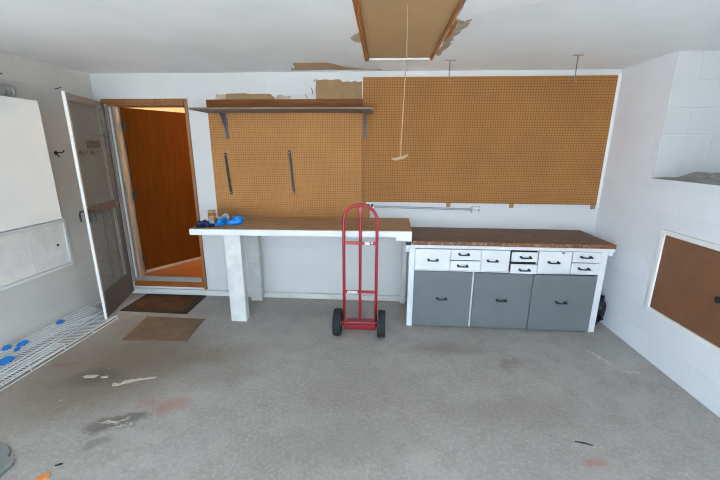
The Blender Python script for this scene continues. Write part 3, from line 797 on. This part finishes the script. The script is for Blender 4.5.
for k, (x, y, zz, rx, rz, L) in enumerate(((-3.00, -.99, .118, .045, .3, 'blue film scrap on propped shelf, nearest the door'), (-2.985, -1.36, .115, .045, -.1, 'blue film scrap on propped shelf, middle of three large ones'),
        (-2.955, -1.44, .108, .028, .4, 'smallest blue film scrap on the propped shelf'), (-3.03, -1.45, .125, .04, .2, 'blue film scrap on propped shelf against the left wall'), (-2.90, -1.58, .096, .06, .1, 'wide blue film scrap nearest the picture left edge'))):
    b = bm_new(); blob(b, (0, 0, 0), (rx * .5, rx * .85, .012), 30 + k, .75, 3.4, -.006)
    o = solo('blue_film', b, 'bluetape', L, 'plastic film', 'blue film scraps on the wire shelves', base=(0, 0, -.006), smooth=True)
    o.location = (x, y, zz - .008); o.rotation_euler = (0, .25, rz)

b = bm_new(); prism(b, ragged([(-2.34, -2.22), (-2.17, -2.255), (-2.10, -2.30), (-2.075, -2.335), (-2.012, -2.362), (-1.998, -2.45), (-2.1, -2.62), (-2.38, -2.6)], .006, 3, 9), 'z', .0005, .016, .002)
solo('slate_fragment', b, 'slab', 'broken flat grey slab fragment at bottom left corner', 'slab')
b = bm_new(); prism(b, ragged([(-1.80, -2.43), (-1.765, -2.405), (-1.745, -2.43), (-1.76, -2.46), (-1.79, -2.47)], .005, 3, 5), 'z', .0005, .009, .002)
solo('dry_leaf', b, 'orange_bit', 'small orange leaf scrap on floor at bottom left', 'leaf')
b = bm_new(); tube(b, [(1.185, -1.985, .005), (1.23, -1.995, .007), (1.275, -2.01, .005)], [.003, .005, .003], 7)
solo('twig', b, 'twig', 'thin dark twig on floor in front of drawer cabinet', 'twig')
b = bm_new(); tube(b, [(-1.775, -2.362, .004), (-1.755, -2.352, .006), (-1.742, -2.345, .004)], [.003, .006, .003], 7)
solo('twig', b, 'twig', 'tiny dark twig on floor near the orange leaf', 'twig')
scraps = [([(-1.975, -1.655), (-1.935, -1.665), (-1.90, -1.62), (-1.82, -1.59), (-1.71, -1.565), (-1.70, -1.575), (-1.80, -1.61), (-1.86, -1.645), (-1.93, -1.69), (-1.965, -1.69)], 'long white paint scrap on floor before the faded mat'),
          ([(-2.27, -1.60), (-2.20, -1.575), (-2.16, -1.58), (-2.18, -1.61), (-2.24, -1.62)], 'white paint scrap on the dark floor stain, left of two'),
          ([(-2.13, -1.59), (-2.08, -1.58), (-2.07, -1.60), (-2.11, -1.61)], 'white paint scrap on the dark floor stain, right of two')]
for k, (poly, L) in enumerate(scraps):
    b = bm_new(); prism(b, ragged(poly, .006, 3, 40 + k), 'z', .0005, .004)
    solo('paint_scrap', b, 'scrap', L, 'paint scrap', 'white paint scraps on the floor')

# ------------------------------------------------------------------ hatch in the right wall
hh = thing('crawl_hatch', 'brown access hatch in white frame low on right wall', 'hatch', (XR, -1.4, .44))
y0, y1, z0, z1 = -2.05, -.960, .445, 1.06
b = bm_new(); F = .038
x0 = XR - .022
box(b, x0, XR, y1, y1 + F, z0 - F, z1 + F, .004); box(b, x0, XR, y0 - F, y0, z0 - F, z1 + F, .004)
box(b, x0, XR, y0, y1, z1, z1 + F, .004); box(b, x0, XR, y0, y1, z0 - F, z0, .004)
obj('frame', b, 'peel', hh)
b = bm_new(); box(b, XR - .012, XR, y0 + .002, y1 - .002, z0 + .002, z1 - .002, .002); pnl = obj('panel', b, 'hatch_brown', hh)
b = bm_new(); lathe(b, [(0, 0), (.022, 0), (.022, -.004), (.017, -.006), (.015, -.002), (0, -.002)], (XR - .012, -1.50, .745), 'x', 18); obj('finger_hole', b, 'black', pnl)

# ------------------------------------------------------------------ camera
F_ = 354.707; yaw, pitch, roll = .06406, .251927, .005095
cam = bpy.data.cameras.new('camera'); co = bpy.data.objects.new('camera', cam); C.objects.link(co)
cam.sensor_width = 36; cam.lens = F_ / 720 * 36; cam.clip_start = .02
fwd = Vector((-math.sin(yaw) * math.cos(pitch), math.cos(yaw) * math.cos(pitch), -math.sin(pitch)))
r0 = Vector((math.cos(yaw), math.sin(yaw), 0)); u0 = r0.cross(fwd)
rt = math.cos(roll) * r0 + math.sin(roll) * u0; up = -math.sin(roll) * r0 + math.cos(roll) * u0
co.matrix_world = Matrix(((rt.x, up.x, -fwd.x, 0), (rt.y, up.y, -fwd.y, -3.833), (rt.z, up.z, -fwd.z, 1.7055), (0, 0, 0, 1)))
scene.camera = co

# ------------------------------------------------------------------ daylight
w = bpy.data.worlds.new('World'); scene.world = w; w.use_nodes = True
bgn = w.node_tree.nodes['Background']; bgn.inputs[0].default_value = (.61, .80, 1.0, 1); bgn.inputs[1].default_value = 4.2
sun = bpy.data.lights.new('sun', 'SUN'); so = bpy.data.objects.new('sun', sun); C.objects.link(so)
sun.energy = 20.0; sun.angle = .02; sun.color = (1, .95, .88)
so.rotation_euler = Vector((.55, .0, -.83)).to_track_quat('-Z', 'Y').to_euler(); so.location = (-6, -12, 8)
po = bpy.data.lights.new('doorway_portal', 'AREA'); pb = bpy.data.objects.new('doorway_portal', po); C.objects.link(pb)
po.shape = 'RECTANGLE'; po.size = GX1 - GX0; po.size_y = GZ
pb.location = ((GX0 + GX1) / 2, YF - .1, GZ / 2); pb.rotation_euler = (PI / 2, 0, 0)
po.cycles.is_portal = True
hl = bpy.data.lights.new('hall_fill_light', 'POINT'); ho = bpy.data.objects.new('hall_fill_light', hl); C.objects.link(ho)  # unseen point light added to brighten the dim hallway
hl.energy = 22; hl.color = (1, .92, .8); hl.shadow_soft_size = .1; ho.location = (-1.75, 1.5, 2.3)

vs = scene.view_settings
vs.view_transform = 'Standard'; vs.look = 'None'; vs.exposure = 1.1; vs.gamma = 1.0; vs.use_curve_mapping = False
scene.cycles.max_bounces = 16; scene.cycles.diffuse_bounces = 10
scene.cycles.use_denoising = True; scene.cycles.filter_width = 1.1; scene.cycles.denoising_prefilter = 'NONE'
